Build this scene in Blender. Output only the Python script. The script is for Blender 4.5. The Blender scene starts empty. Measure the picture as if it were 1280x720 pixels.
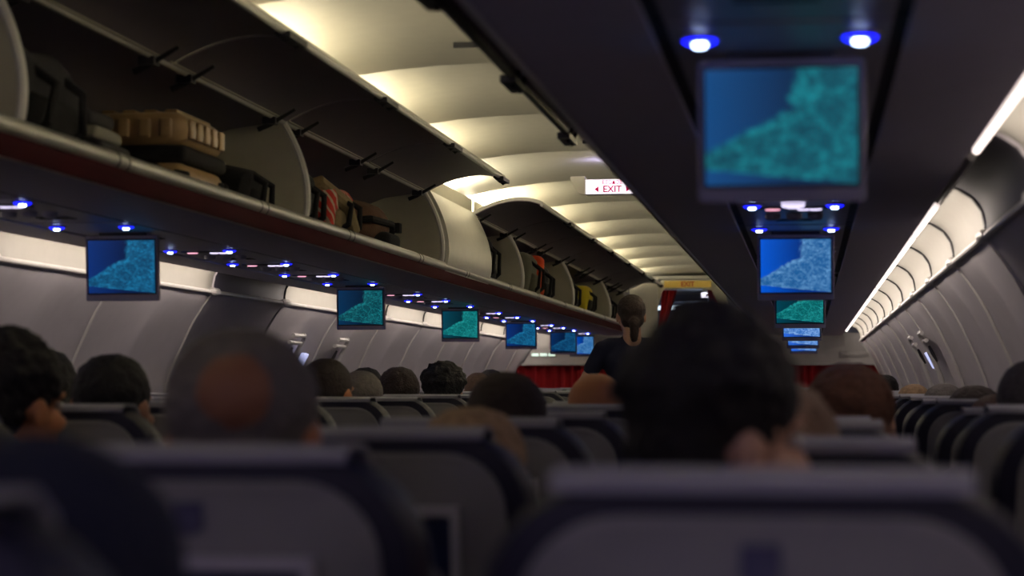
import bpy, bmesh, math, random
from mathutils import Vector, Matrix, noise
random.seed(7)
SC = bpy.context.scene
COL = SC.collection
PI = math.pi
CX, CZ = 1.008, 1.18            # camera position across the cabin and eye height
ZC, RAD = 0.385, 1.89           # centre height and radius of the round cabin section
Y0, Y1 = -1.2, 18.8             # length of cabin that is built

# ------------------------------------------------------------------ materials
def mat(name, col, rough=0.6, metal=0.0, var=0.06, nscale=18, bump=0.0, bscale=60, emit=None, estr=0.0, sheen=0):
    m = bpy.data.materials.new(name); m.use_nodes = True
    nt = m.node_tree; b = nt.nodes['Principled BSDF']
    b.inputs['Roughness'].default_value = rough; b.inputs['Metallic'].default_value = metal
    if sheen: b.inputs['Sheen Weight'].default_value = sheen
    tc = nt.nodes.new('ShaderNodeTexCoord')
    nz = nt.nodes.new('ShaderNodeTexNoise'); nz.inputs['Scale'].default_value = nscale
    nt.links.new(tc.outputs['Object'], nz.inputs['Vector'])
    mx = nt.nodes.new('ShaderNodeMix'); mx.data_type = 'RGBA'
    c = Vector(col)
    mx.inputs[6].default_value = (*[max(0, v*(1-var)) for v in c], 1)
    mx.inputs[7].default_value = (*[min(1, v*(1+var)) for v in c], 1)
    nt.links.new(nz.outputs['Fac'], mx.inputs[0]); nt.links.new(mx.outputs[2], b.inputs['Base Color'])
    if bump:
        n2 = nt.nodes.new('ShaderNodeTexNoise'); n2.inputs['Scale'].default_value = bscale; n2.inputs['Detail'].default_value = 4
        nt.links.new(tc.outputs['Object'], n2.inputs['Vector'])
        bp = nt.nodes.new('ShaderNodeBump'); bp.inputs['Strength'].default_value = bump; bp.inputs['Distance'].default_value = 0.01
        nt.links.new(n2.outputs['Fac'], bp.inputs['Height']); nt.links.new(bp.outputs['Normal'], b.inputs['Normal'])
    if emit:
        b.inputs['Emission Color'].default_value = (*emit, 1); b.inputs['Emission Strength'].default_value = estr
    return m
M = {}
M['ceiling'] = mat('cream ceiling plastic', (.68, .655, .57), .45)
M['wall'] = mat('grey cabin wall plastic', (.64, .60, .64), .5)
M['soffit'] = mat('grey violet bin plastic', (.50, .46, .60), .5)
M['binshade'] = mat('bin inside with painted shade', (.22, .185, .225), .6)  # shade of bin interiors and door undersides, put into the colour
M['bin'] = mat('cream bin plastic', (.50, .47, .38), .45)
M['door'] = mat('pale bin door plastic', (.62, .60, .55), .38)
M['trim'] = mat('light plastic trim', (.70, .68, .66), .35)
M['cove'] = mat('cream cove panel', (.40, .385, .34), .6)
M['coveshade'] = mat('cove panel with painted shade', (.10, .09, .125), .6)  # same panel as the lit coves, its lamp-off shade put into the colour
M['rail'] = mat('brushed grey rail', (.46, .45, .42), .35, metal=.4)
M['red'] = mat('dark red band', (.040, .0015, .006), .9)
M['red'].node_tree.nodes['Principled BSDF'].inputs['Specular IOR Level'].default_value = .15
M['dark'] = mat('black plastic', (.015, .014, .016), .4)
M['groove'] = mat('dark groove', (.012, .011, .02), .6)
M['panel'] = mat('service panel plastic', (.30, .29, .37), .4)
M['navy'] = mat('navy seat leather', (.010, .010, .028), .5, bump=.15, bscale=90)
M['shell'] = mat('grey seat shell', (.24, .235, .235), .5)
M['cover'] = mat('pale head cloth', (.38, .38, .43), .8)
M['pocket'] = mat('grey pocket frame', (.55, .54, .58), .45)
M['mag'] = mat('dark blue magazine', (.02, .03, .09), .4)
M['emblem'] = mat('dark blue emblem', (.07, .07, .14), .5)
M['metal'] = mat('seat frame metal', (.4, .4, .42), .3, metal=.9)
M['carpet'] = mat('dark blue carpet', (.02, .022, .05), .95, bump=.4, bscale=200)
M['curtain'] = mat('red curtain cloth', (.50, .015, .025), .85)
M['yellow'] = mat('yellow sign face', (.72, .50, .10), .5, emit=(.75, .5, .1), estr=.12)
M['redtxt'] = mat('red lettering', (.55, .06, .02), .5)
M['sign'] = mat('lit white sign', (.9, .88, .95), .4, emit=(.93, .85, 1.0), estr=1.6)
M['walsign'] = mat('dim lit sign', (.6, .6, .9), .4, emit=(.55, .6, 1.0), estr=.9)
M['signtxt'] = mat('magenta lettering', (.6, .01, .12), .5, emit=(.55, .0, .10), estr=.35)
M['tube'] = mat('cove lamp', (1, .95, .8), .4, emit=(1, .88, .62), estr=9)
M['tubew'] = mat('wall cove lamp', (1, .95, .92), .4, emit=(1, .84, .80), estr=1.1)
M['tubeoff'] = mat('unlit lamp', (.35, .33, .34), .4)
M['led'] = mat('reading light lens', (.7, .8, 1), .3, emit=(.55, .72, 1.0), estr=14)
M['ledhalo'] = mat('blue light halo', (.02, .02, .5), .3, emit=(.004, .006, 1.0), estr=6)  # glow around the lens, built as an emitting blue ring
M['glyph'] = mat('lit pictogram', (.9, .85, .95), .4, emit=(.8, .72, 1.0), estr=1.3)
M['glyphred'] = mat('lit red pictogram', (.9, .4, .5), .4, emit=(1.0, .45, .6), estr=1.2)
M['bluelight'] = mat('galley lamp', (.8, .9, 1), .4, emit=(.72, .86, 1.0), estr=1.5)
M['greenlamp'] = mat('row lamp', (.8, 1, .9), .4, emit=(.75, 1.0, .85), estr=1.0)
M['galley'] = mat('galley grey blue', (.20, .24, .33), .5)
M['skin'] = mat('skin', (.42, .21, .14), .55, sheen=.1)
M['skinpale'] = mat('pale skin', (.55, .32, .23), .55)
M['skinwarm'] = mat('ruddy skin', (.50, .20, .09), .5)
M['crown'] = mat('bare scalp', (.30, .13, .07), .6)
M['eye'] = mat('eye', (.6, .6, .6), .2)
def hairmat(n, c): return mat(n, c, .6, var=.5, nscale=70, bump=.8, bscale=160)
H = {'black': hairmat('black hair', (.008, .006, .008)), 'brown': hairmat('dark brown hair', (.028, .014, .012)),
     'auburn': hairmat('auburn hair', (.13, .05, .025)), 'grey': hairmat('grey hair', (.16, .14, .13)),
     'blond': hairmat('blond hair', (.42, .27, .15)), 'pepper': hairmat('dark grey hair', (.07, .06, .065)),
     'light': hairmat('light brown hair', (.22, .13, .08))}
def cloth(n, c): return mat(n, c, .9, bump=.3, bscale=120)
CL = {'navy': cloth('navy shirt', (.006, .008, .035)), 'black': cloth('black shirt', (.012, .011, .014)), 'grey': cloth('grey shirt', (.12, .12, .14)),
      'red': cloth('red shirt', (.30, .015, .015)), 'violet': cloth('violet shirt', (.10, .07, .2)), 'white': cloth('pale shirt', (.4, .38, .4)),
      'hood': cloth('dark navy hood', (.009, .012, .036)), 'pants': cloth('dark trousers', (.02, .022, .035)), 'shoe': cloth('black shoes', (.012, .011, .012))}

def screen_mat(name, water, lo, hi, k, sc=5.0):
    m = bpy.data.materials.new(name); m.use_nodes = True; nt = m.node_tree; N = nt.nodes; L = nt.links
    b = N['Principled BSDF']; b.inputs['Base Color'].default_value = (.01, .01, .015, 1); b.inputs['Roughness'].default_value = .2
    tc = N.new('ShaderNodeTexCoord'); sp = N.new('ShaderNodeSeparateXYZ'); L.new(tc.outputs['Generated'], sp.inputs[0])
    def math_(op, a, c=None, cl=False):
        n = N.new('ShaderNodeMath'); n.operation = op; n.use_clamp = cl
        for i, v in enumerate((a, c)):
            if v is None: continue
            if isinstance(v, (int, float)): n.inputs[i].default_value = v
            else: L.new(v, n.inputs[i])
        return n.outputs[0]
    nz = N.new('ShaderNodeTexNoise'); nz.inputs['Scale'].default_value = sc; nz.inputs['Detail'].default_value = 8; nz.inputs['Distortion'].default_value = 1.2
    L.new(tc.outputs['Generated'], nz.inputs['Vector'])
    u, v = sp.outputs[0], sp.outputs[2]
    below = math_('MAXIMUM', math_('SUBTRACT', .66, v), 0)
    d = math_('ADD', math_('SUBTRACT', u, .55), math_('MULTIPLY', below, 1.5))
    d = math_('ADD', d, math_('MULTIPLY', math_('SUBTRACT', nz.outputs['Fac'], .5), .25))
    d = math_('SUBTRACT', d, math_('MULTIPLY', math_('MAXIMUM', math_('SUBTRACT', .16, v), 0), 9.0))
    land = math_('MULTIPLY', d, 16, True)
    rid = N.new('ShaderNodeTexNoise'); rid.noise_type = 'RIDGED_MULTIFRACTAL'; rid.inputs['Scale'].default_value = sc*.9; rid.inputs['Detail'].default_value = 6
    L.new(tc.outputs['Generated'], rid.inputs['Vector'])
    shore = math_('SUBTRACT', 1, math_('MULTIPLY', math_('ABSOLUTE', math_('SUBTRACT', d, .05)), 6), True)
    rr = math_('ADD', math_('MULTIPLY', rid.outputs['Fac'], .38), math_('MULTIPLY', shore, .38))
    rr = math_('ADD', rr, math_('MULTIPLY', math_('SUBTRACT', nz.outputs['Fac'], .5), .9), True)
    fine = N.new('ShaderNodeTexNoise'); fine.inputs['Scale'].default_value = sc*4.5; fine.inputs['Detail'].default_value = 6; fine.inputs['Roughness'].default_value = .75; fine.inputs['Distortion'].default_value = .8
    L.new(tc.outputs['Generated'], fine.inputs['Vector'])
    vor = N.new('ShaderNodeTexVoronoi'); vor.feature = 'DISTANCE_TO_EDGE'; vor.inputs['Scale'].default_value = sc*1.1; 
    wv = N.new('ShaderNodeMix'); wv.data_type = 'RGBA'; wv.inputs[0].default_value = .18; L.new(tc.outputs['Generated'], wv.inputs[6]); L.new(fine.outputs['Color'], wv.inputs[7]); L.new(wv.outputs[2], vor.inputs['Vector'])
    vein = math_('SUBTRACT', 1, math_('MULTIPLY', vor.outputs['Distance'], 14), True)
    rr = math_('ADD', math_('MULTIPLY', rr, .55), math_('MULTIPLY', math_('SUBTRACT', fine.outputs['Fac'], .49), 2.6), True)
    rr = math_('ADD', rr, math_('MULTIPLY', vein, .30), True)
    rmp = N.new('ShaderNodeMix'); rmp.data_type = 'RGBA'; rmp.inputs[6].default_value = (*lo, 1); rmp.inputs[7].default_value = (*hi, 1); L.new(rr, rmp.inputs[0])
    wat = N.new('ShaderNodeMix'); wat.data_type = 'RGBA'; wat.inputs[6].default_value = (*water, 1); wat.inputs[7].default_value = (*[w*.35 for w in water], 1); L.new(math_('MULTIPLY', u, 1.8, True), wat.inputs[0])
    mx = N.new('ShaderNodeMix'); mx.data_type = 'RGBA'; L.new(land, mx.inputs[0]); L.new(wat.outputs[2], mx.inputs[6]); L.new(rmp.outputs[2], mx.inputs[7])
    L.new(mx.outputs[2], b.inputs['Emission Color']); b.inputs['Emission Strength'].default_value = k
    return m
SCR = [screen_mat('screen teal', (.002, .06, .20), (.001, .06, .09), (.01, .36, .42), 1.0, 4.0),
       screen_mat('screen bright blue', (.0, .09, .62), (.01, .10, .30), (.22, .50, .85), 1.0),
       screen_mat('screen green', (.0, .05, .08), (.0, .10, .11), (.03, .50, .48), 1.0),
       screen_mat('screen ice blue', (.02, .12, .6), (.02, .12, .42), (.5, .75, 1.0), 1.2),
       screen_mat('screen blue', (.001, .025, .16), (.002, .05, .13), (.02, .32, .62), 1.0),
       screen_mat('screen deep teal', (.0, .025, .08), (.0, .04, .06), (.02, .33, .36), 1.0),
       screen_mat('screen dim blue', (.0, .02, .09), (.0, .03, .10), (.02, .20, .40), 1.0)]

# ------------------------------------------------------------------ mesh helpers
class MB:
    def __init__(s): s.v = []; s.f = []
    def add(s, vs, fs):
        n = len(s.v); s.v += [tuple(p) for p in vs]; s.f += [tuple(i+n for i in f) for f in fs]; return s
    def box(s, x0, x1, y0, y1, z0, z1):
        if x0 > x1: x0, x1 = x1, x0
        if y0 > y1: y0, y1 = y1, y0
        return s.add([(x0,y0,z0),(x1,y0,z0),(x1,y1,z0),(x0,y1,z0),(x0,y0,z1),(x1,y0,z1),(x1,y1,z1),(x0,y1,z1)],
                     [(0,3,2,1),(4,5,6,7),(0,1,5,4),(1,2,6,5),(2,3,7,6),(3,0,4,7)])
    def loft(s, loops, closed_ends=True):
        n = len(loops[0]); vs = [p for l in loops for p in l]; fs = []
        for k in range(len(loops)-1):
            for i in range(n):
                j = (i+1) % n; fs.append((k*n+i, k*n+j, (k+1)*n+j, (k+1)*n+i))
        if closed_ends: fs.append(tuple(range(n))[::-1]); fs.append(tuple((len(loops)-1)*n+i for i in range(n)))
        return s.add(vs, fs)
    def tube(s, pts, r, n=10):
        pts = [Vector(p) for p in pts]; loops = []
        for i, p in enumerate(pts):
            d = (pts[min(i+1, len(pts)-1)] - pts[max(i-1, 0)]).normalized()
            a = d.orthogonal().normalized() if i == 0 else (a - d*a.dot(d)).normalized()
            b = d.cross(a); rr = r[i] if isinstance(r, (list, tuple)) else r
            loops.append([p + a*math.cos(t*2*PI/n)*rr + b*math.sin(t*2*PI/n)*rr for t in range(n)])
        return s.loft(loops)
    def sheet(s, prof, y0, y1, th, ny=1, fn=None):
        """open profile [(x,z)] swept along y with thickness th towards its left normal"""
        P = [Vector((p[0], p[1])) for p in prof]; off = []
        for i, p in enumerate(P):
            d = (P[min(i+1, len(P)-1)] - P[max(i-1, 0)]).normalized(); off.append(p + Vector((-d.y, d.x))*th)
        ring = P + off[::-1]; loops = []
        for k in range(ny+1):
            y = y0 + (y1-y0)*k/ny
            loops.append([(q.x, y, q.y) if fn is None else fn(q.x, y, q.y) for q in ring])
        return s.loft(loops)
    def build(s, name, m, parent=None, smooth=True, bevel=0, loc=None):
        me = bpy.data.meshes.new(name); me.from_pydata(s.v, [], s.f)
        bm = bmesh.new(); bm.from_mesh(me); bmesh.ops.recalc_face_normals(bm, faces=bm.faces[:])
        if bevel: bmesh.ops.bevel(bm, geom=bm.edges[:], offset=bevel, segments=2, profile=.6, affect='EDGES', clamp_overlap=True)
        if smooth:
            for f in bm.faces: f.smooth = True
            for e in bm.edges:
                if len(e.link_faces) == 2 and e.calc_face_angle(0) > .6: e.smooth = False
        bm.to_mesh(me); bm.free(); me.materials.append(m)
        o = bpy.data.objects.new(name, me); COL.objects.link(o)
        if parent: o.parent = parent
        if loc: o.location = loc
        return o
def struct(o, label=None):
    o['kind'] = 'structure'
    if label: o['label'] = label
    return o
def thing(name, label, cat, loc=(0, 0, 0), rz=0, group=None):
    o = bpy.data.objects.new(name, None); COL.objects.link(o); o.empty_display_size = .1
    o.location = loc; o.rotation_euler = (0, 0, rz); o['label'] = label; o['category'] = cat
    if group: o['group'] = group
    return o
def tag(o, label, cat, group=None):
    o['label'] = label; o['category'] = cat
    if group: o['group'] = group
    return o
def dup(root, loc=None, label=None, group=None, rz=None):
    r = root.copy(); COL.objects.link(r)
    if loc is not None: r.location = loc
    if rz is not None: r.rotation_euler = (0, 0, rz)
    if label: r['label'] = label
    if group: r['group'] = group
    for ch in list(root.children):
        c = ch.copy(); COL.objects.link(c); c.parent = r
        for g in list(ch.children):
            d = g.copy(); COL.objects.link(d); d.parent = c
    return r
ORD = ['first','second','third','fourth','fifth','sixth','seventh','eighth','ninth','tenth','eleventh','twelfth','thirteenth','fourteenth',
       'fifteenth','sixteenth','seventeenth','eighteenth','nineteenth','twentieth','twenty-first','twenty-second','twenty-third','twenty-fourth','twenty-fifth','twenty-sixth','twenty-seventh']
def text(name, body, size, m, parent, loc, rot=(PI/2, 0, 0), ext=.002):
    cu = bpy.data.curves.new(name, 'FONT'); cu.body = body; cu.size = size; cu.align_x = 'CENTER'; cu.align_y = 'CENTER'; cu.extrude = ext; cu.offset = size*.022
    t = bpy.data.objects.new(name, cu); COL.objects.link(t); bpy.context.view_layer.update()
    me = bpy.data.meshes.new_from_object(t.evaluated_get(bpy.context.evaluated_depsgraph_get())); bpy.data.objects.remove(t)
    me.materials.clear(); me.materials.append(m)
    o = bpy.data.objects.new(name, me); COL.objects.link(o); o.parent = parent; o.location = loc; o.rotation_euler = rot
    return o
def area(name, loc, size, rot, power, col):
    l = bpy.data.lights.new(name, 'AREA'); l.shape = 'RECTANGLE'; l.size, l.size_y = size; l.energy = power; l.color = col
    o = bpy.data.objects.new(name, l); COL.objects.link(o); o.location = loc; o.rotation_euler = rot
    return o
WX = [(-1.18, 1.70), (-.9, 1.765), (-.6, 1.785), (-.2, 1.745), (-.1, 1.725), (0, 1.698), (.1, 1.662), (.2, 1.612), (.3, 1.548), (.388, 1.475)]
def circ_x(z, r=RAD):
    """half width of the cabin lining at height z"""
    h = z-CZ
    if h >= .388:
        r = RAD + .075*min(1, (h-.388)/.05); return math.sqrt(max(r*r - (z-ZC)**2, 0))
    for i in range(len(WX)-1):
        if WX[i][0] <= h <= WX[i+1][0]:
            h0, h1 = WX[i][0], WX[i+1][0]; t = (h-h0)/(h1-h0)
            p0 = WX[max(i-1, 0)][1]; p1 = WX[i][1]; p2 = WX[i+1][1]; p3 = WX[min(i+2, len(WX)-1)][1]
            m1 = (p2-p0)/(h1-WX[max(i-1, 0)][0])*(h1-h0); m2 = (p3-p1)/(WX[min(i+2, len(WX)-1)][0]-h0)*(h1-h0)
            return (2*t**3-3*t*t+1)*p1 + (t**3-2*t*t+t)*m1 + (-2*t**3+3*t*t)*p2 + (t**3-t*t)*m2
    return WX[0][1]

# ------------------------------------------------------------------ cabin shell
W0, W1 = Y0, Y1 + 4.2
struct(MB().box(-1.95, 1.95, W0, W1, -.06, 0).build('floor', M['carpet'], smooth=False))
SEG = 1.19
for s, nm, off in ((-1, 'wall_left', 4.76 - 5*SEG), (1, 'wall_right', 4.31 - 5*SEG)):
    angs = []
    a0 = math.asin((0-ZC)/RAD); a1 = PI/2
    na = 46; ny = 480
    mb = MB(); vs = []; fs = []
    for k in range(ny+1):
        y = W0 + (W1-W0)*k/ny
        ph = (y-off)/SEG
        for i in range(na+1):
            if i < 26: z = 1.568*i/26
            else: z = 1.568 + (ZC+RAD+.075-1.568)*math.sin(PI/2*(i-26)/(na-26))
            w = max(0, min(1, (1.56-z)/.22)) if z < 1.568 else 0
            bay = w*(.050*abs(math.sin(PI*ph*2))**.9 - .022)
            vs.append((s*(circ_x(z)+bay), y, z))
    for k in range(ny):
        for i in range(na):
            q = k*(na+1)+i; fs.append((q, q+1, q+na+2, q+na+1))
    n = len(vs)      # outer skin gives it thickness
    for k in (0, ny):
        for i in range(na+1):
            a = a0 + (a1-a0)*i/na; vs.append((s*2.02*math.cos(a), W0 if k == 0 else W1, ZC+2.02*math.sin(a)))
    for i in range(na): fs.append((n+i, n+i+1, n+na+2+i, n+na+1+i))
    mb.add(vs, fs); struct(mb.build(nm, M['wall']))
tn = 1
for s, off in ((-1, 4.76 - 5*SEG), (1, 4.31 - 5*SEG)):
    k = 0
    while off + k*SEG < 18.6:
        y = off + k*SEG; k += 1
        if y < 0: continue
        pts = []
        for i in range(22):
            z = .5 + (1.56-.5)*i/21; pts.append((s*(circ_x(z)-.024*max(0, min(1, (1.56-z)/.22))), y, z))
        struct(MB().tube(pts, .0060, 6).build('trim_%d' % tn, M['trim'])); tn += 1
# ceiling: vaulted bays of cream panels
BAYS = [1.45 + 1.25*i for i in range(-2, 15)]
prof = [(.82, .875), (.80, .915), (.755, .952), (.68, .982), (.58, 1.003), (.46, 1.022), (.32, 1.040), (.16, 1.052), (0, 1.056)]
prof = [(-x, h) for x, h in prof] + [(x, h) for x, h in prof[-2::-1]]
mb = MB()
for i, y in enumerate(BAYS):
    ya, yb = y, min(y+1.25, 19.9); n = 10; loops = []
    for k in range(n+1):
        t = k/n; yy = ya + (yb-ya)*t
        lift = .020*math.sin(PI*t)**.8 - .024*t
        loops.append([(x, yy, CZ+h+lift) for x, h in prof] + [(x, yy, CZ+h+lift+.012) for x, h in prof[::-1]])
    mb.loft(loops)
struct(mb.build('ceiling', M['ceiling']))
# little dark slots in the ceiling
for (x, y) in ((-.02, 6.15), (.10, 8.7), (.14, 13.4)):
    tag(MB().box(x-.045, x+.045, y-.006, y+.006, CZ+1.034, CZ+1.05).build('ceiling_slot', M['dark'], smooth=False),
        {6.15: 'short dark slot in the cream ceiling nearest the viewer', 8.7: 'short dark slot in the cream ceiling just before the lit exit sign', 13.4: 'short dark slot in the cream ceiling beyond the lit exit sign'}[y], 'ceiling slot')

# ------------------------------------------------------------------ overhead bins
HINGE = (.672, CZ+.856)
DOOR = [(.672, .856), (.640, .80), (.610, .73), (.590, .65), (.587, .58), (.596, .53), (.606, .505)]
BACK = [(.600, 1.700), (.9, 1.675), (1.27, 1.665), (1.225, 1.76), (1.12, 1.88), (.98, 1.975), (.86, 2.02), (.672, 2.045)]
def bez(P, n=5):
    out = []
    for i in range(len(P)-1):
        p0 = P[max(i-1, 0)]; p1 = P[i]; p2 = P[i+1]; p3 = P[min(i+2, len(P)-1)]
        for k in range(n):
            t = k/n
            out.append(tuple(.5*((2*p1[j]) + (-p0[j]+p2[j])*t + (2*p0[j]-5*p1[j]+4*p2[j]-p3[j])*t*t + (-p0[j]+3*p1[j]-3*p2[j]+p3[j])*t**3) for j in (0, 1)))
    out.append(tuple(P[-1])); return out
DOORP = bez([(x, CZ+h) for x, h in DOOR])
def rot_door(target):
    """rotate the closed door curve about the hinge so its free edge points to target"""
    ex, ez = DOORP[-1][0]-HINGE[0], DOORP[-1][1]-HINGE[1]; tx, tz = target[0]-HINGE[0], target[1]-HINGE[1]
    a = math.atan2(tz, tx) - math.atan2(ez, ex); c, s_ = math.cos(a), math.sin(a)
    return [(HINGE[0]+(x-HINGE[0])*c-(z-HINGE[1])*s_, HINGE[1]+(x-HINGE[0])*s_+(z-HINGE[1])*c) for x, z in DOORP]
def arm(parent, s, prof, y):
    """dark gooseneck hinge arm at the top of a door"""
    a = prof[0]; b = prof[6]
    mb = MB().tube([(s*(a[0]+.05), y, a[1]-.045), (s*(a[0]+.01), y, a[1]-.03), (s*(a[0]-.015), y, a[1]-.015), (s*b[0], y, b[1]-.018)], [.009, .008, .007, .005], 8)
    mb.box(s*(a[0]-.012), s*(a[0]+.03), y-.022, y+.022, a[1]-.03, a[1]-.008)
    return mb.build('hinge_arm', M['dark'], parent)
def make_door(parent, s, prof, y0, y1, opened):
    P = [(s*x, z) for x, z in prof]
    th = -.016*s
    g = .008
    d = MB().sheet(P, y0+g, y1-g, th).build('door', M['door'], parent)
    MB().sheet([(x + 0*s, z) for x, z in P], y0+g+.004, y1-g-.004, .004*s).build('door_shade', M['binshade'], d)  # added inner sheet that carries the underside's shade as colour
    # rim along the free edge; half lowered doors get their backlit shade as dark colour
    e = prof[-1]; q = prof[-3]
    MB().tube([(s*e[0], y0+g, e[1]), (s*e[0], y1-g, e[1])], .0095, 8).build('edge_trim', M['trim'] if prof is not HALFP else M['dark'], d)
    for y in (y0+.16, y1-.16): arm(d, s, prof, y)
    dx, dz = e[0]-q[0], e[1]-q[1]; l = math.hypot(dx, dz); dx /= l; dz /= l
    ym = y1-.10
    lt = MB()
    if opened:
        for k in (-1, 1):
            lt.tube([(s*(e[0]-dx*.03), ym+k*.05, e[1]-dz*.03-.012), (s*e[0], ym+k*.05, e[1]-.022), (s*(e[0]+dx*.02), ym+k*.05, e[1]-.006)], .007, 6)
        lt.box(s*(e[0]-.022), s*(e[0]+.012), ym-.09, ym+.09, e[1]-.018, e[1]-.002)
        lt.build('latch', M['dark'], d)
    else:
        ymid = (y0+y1)/2
        lt.box(s*(prof[-6][0]-.004), s*(prof[-6][0]+.004), ymid-.05, ymid+.05, prof[-6][1]-.03, prof[-6][1]+.03)
        lt.build('latch', M['door'], d)
    return d
def end_panel(parent, s, y):
    P = [(x+.012, z) for x, z in DOORP] + BACK[1:]
    P = [(s*x, z) for x, z in P]
    mb = MB(); mb.loft([[(x, y-.009, z) for x, z in P], [(x, y+.009, z) for x, z in P]])
    o = mb.build('end_panel', M['bin'], parent)
    tr = [(s*(x+.010), y, z) for x, z in DOORP]
    MB().tube(tr, .0125, 8).build('panel_edge', M['trim'], o)
    return o
def make_bin(s, y0, y1, doors, label, first=False):
    t = thing('overhead_bin', label, 'overhead bin', (0, 0, 0), 0, 'overhead bins')
    P = [(s*x, z) for x, z in BACK]
    MB().sheet(P, y0, y1, .010*s).build('bin_shell', M['binshade'], t)
    # underside between lip and wall
    U = [(.604, 1.640), (.64, 1.630), (.75, 1.622), (.815, 1.620)]
    V = [(1.135, 1.620), (1.25, 1.620), (1.318, 1.624), (1.33, 1.650)]
    MB().sheet([(s*x, z) for x, z in U], y0, y1, .012*s).sheet([(s*x, z) for x, z in V], y0, y1, .012*s).build('bin_underside', M['soffit'], t)
    MB().sheet([(s*.602, 1.686), (s*.5985, 1.662), (s*.604, 1.640)], y0, y1, -.012*s).build('red_band', M['red'], t)
    MB().tube([(s*.602, y0+.004, 1.640), (s*.602, y1-.004, 1.640)], .0055, 8).build('lower_trim', M['trim'], t)
    r = MB().tube([(s*.600, y0, 1.704), (s*.600, y1, 1.704)], .021, 14)
    r = r.build('lip_rail', M['rail'], t)
    for yy in ((y0+.55), (y0+.62), (y1-.62), (y1-.55)):
        MB().tube([(s*.600, yy-.004, 1.704), (s*.600, yy+.004, 1.704)], .0222, 14).build('rail_clip', M['dark'], r)
    h = MB().tube([(s*HINGE[0]+s*.004, y0, HINGE[1]-.004), (s*HINGE[0]+s*.004, y1, HINGE[1]-.004)], .009, 8)
    h.build('hinge_rail', M['rail'], t)
    end_panel(t, s, y1-.012)
    if first: end_panel(t, s, y0+.012)
    for a, b, tgt in doors:
        make_door(t, s, DOORP if tgt is None else (OPENP if tgt == OPEN else HALFP), a, b, tgt is not None)
    return t
OPENP = rot_door((.352, CZ+.900)); HALFP = rot_door((.368, CZ+.695))
OPEN = (.352, CZ+.900); HALF = (.368, CZ+.695)
LB = [-1.0, 1.55, 4.02, 6.45, 8.93, 11.5, 14.03, 16.7, 18.72]
for i in range(len(LB)-1):
    a, b = LB[i], LB[i+1]; m = (a+b)/2
    if i == 4:
        m = 10.19; ds = [(a, m, None), (m, b, OPEN)]
        lab = 'left overhead bin with its nearer door shut and its farther door raised'
    else:
        ds = [(a, m, OPEN), (m, b, OPEN)]
        lab = {0: 'open left overhead bin beside the viewer, nearest of the row', 1: 'open left overhead bin at the picture edge, before the one with the gold suitcase',
               2: 'open left overhead bin holding the gold ribbed suitcase', 3: 'open left overhead bin holding the red patterned bag and brown round bag',
               5: 'open left overhead bin holding the grey and orange backpack', 6: 'open left overhead bin holding the yellow bag', 7: 'open left overhead bin farthest along the row, by the bulkhead'}[i]
    make_bin(-1, a, b, ds, lab, first=(i == 0))
RB = [-1.0, 1.3, 3.6, 5.7, 8.2, 10.7, 13.2, 15.9, 18.72]
for i in range(len(RB)-1):
    a, b = RB[i], RB[i+1]; m = (a+b)/2
    tgt = HALF if i < 3 else None
    lab = ('right overhead bin with half lowered doors, %s from the viewer' % ORD[i]) if i < 3 else ('shut right overhead bin, %s beyond the half lowered doors' % ORD[i-3])
    make_bin(1, a, b, [(a, m, tgt), (m, b, tgt)], lab, first=(i == 0))

# cove lamps above the bins, hidden behind the doors
WARM = (1.0, .90, .66)
for s, side in ((-1, 'left'), (1, 'right')):
    for i, y in enumerate(BAYS[1:]):
        ya, yb = y+.10, min(y+1.02, 19.0)
        t = thing('cove_lamp', 'tubular ceiling cove lamp above the %s overhead bins, %s from the viewer' % (side, ORD[i]), 'lamp', (s*.745, ya, CZ+.885), 0, 'cove lamps above the bins')
        MB().tube([(0, 0, .012), (0, yb-ya, .012)], .011, 8).build('lamp_tube', M['tube'], t)
        MB().box(-.02*s, .02*s, -.02, yb-ya+.02, -.012, 0).build('lamp_base', M['trim'], t, smooth=False)
        MB().box(-.085*s, -.079*s, -.10, yb-ya+.13, -.030, .043).build('lamp_baffle', M['bin'], t, smooth=False)
        ar = area('cove_light', (s*.718, (ya+.47*(yb-ya)), CZ+.915), ((yb-ya)*.80, .04), (0, 0, 0), 10.5 if s < 0 else 4.0, WARM)
        ar.rotation_euler = Vector((-s*.80, 0, .50)).to_track_quat('-Z', 'Y').to_euler()

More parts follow.
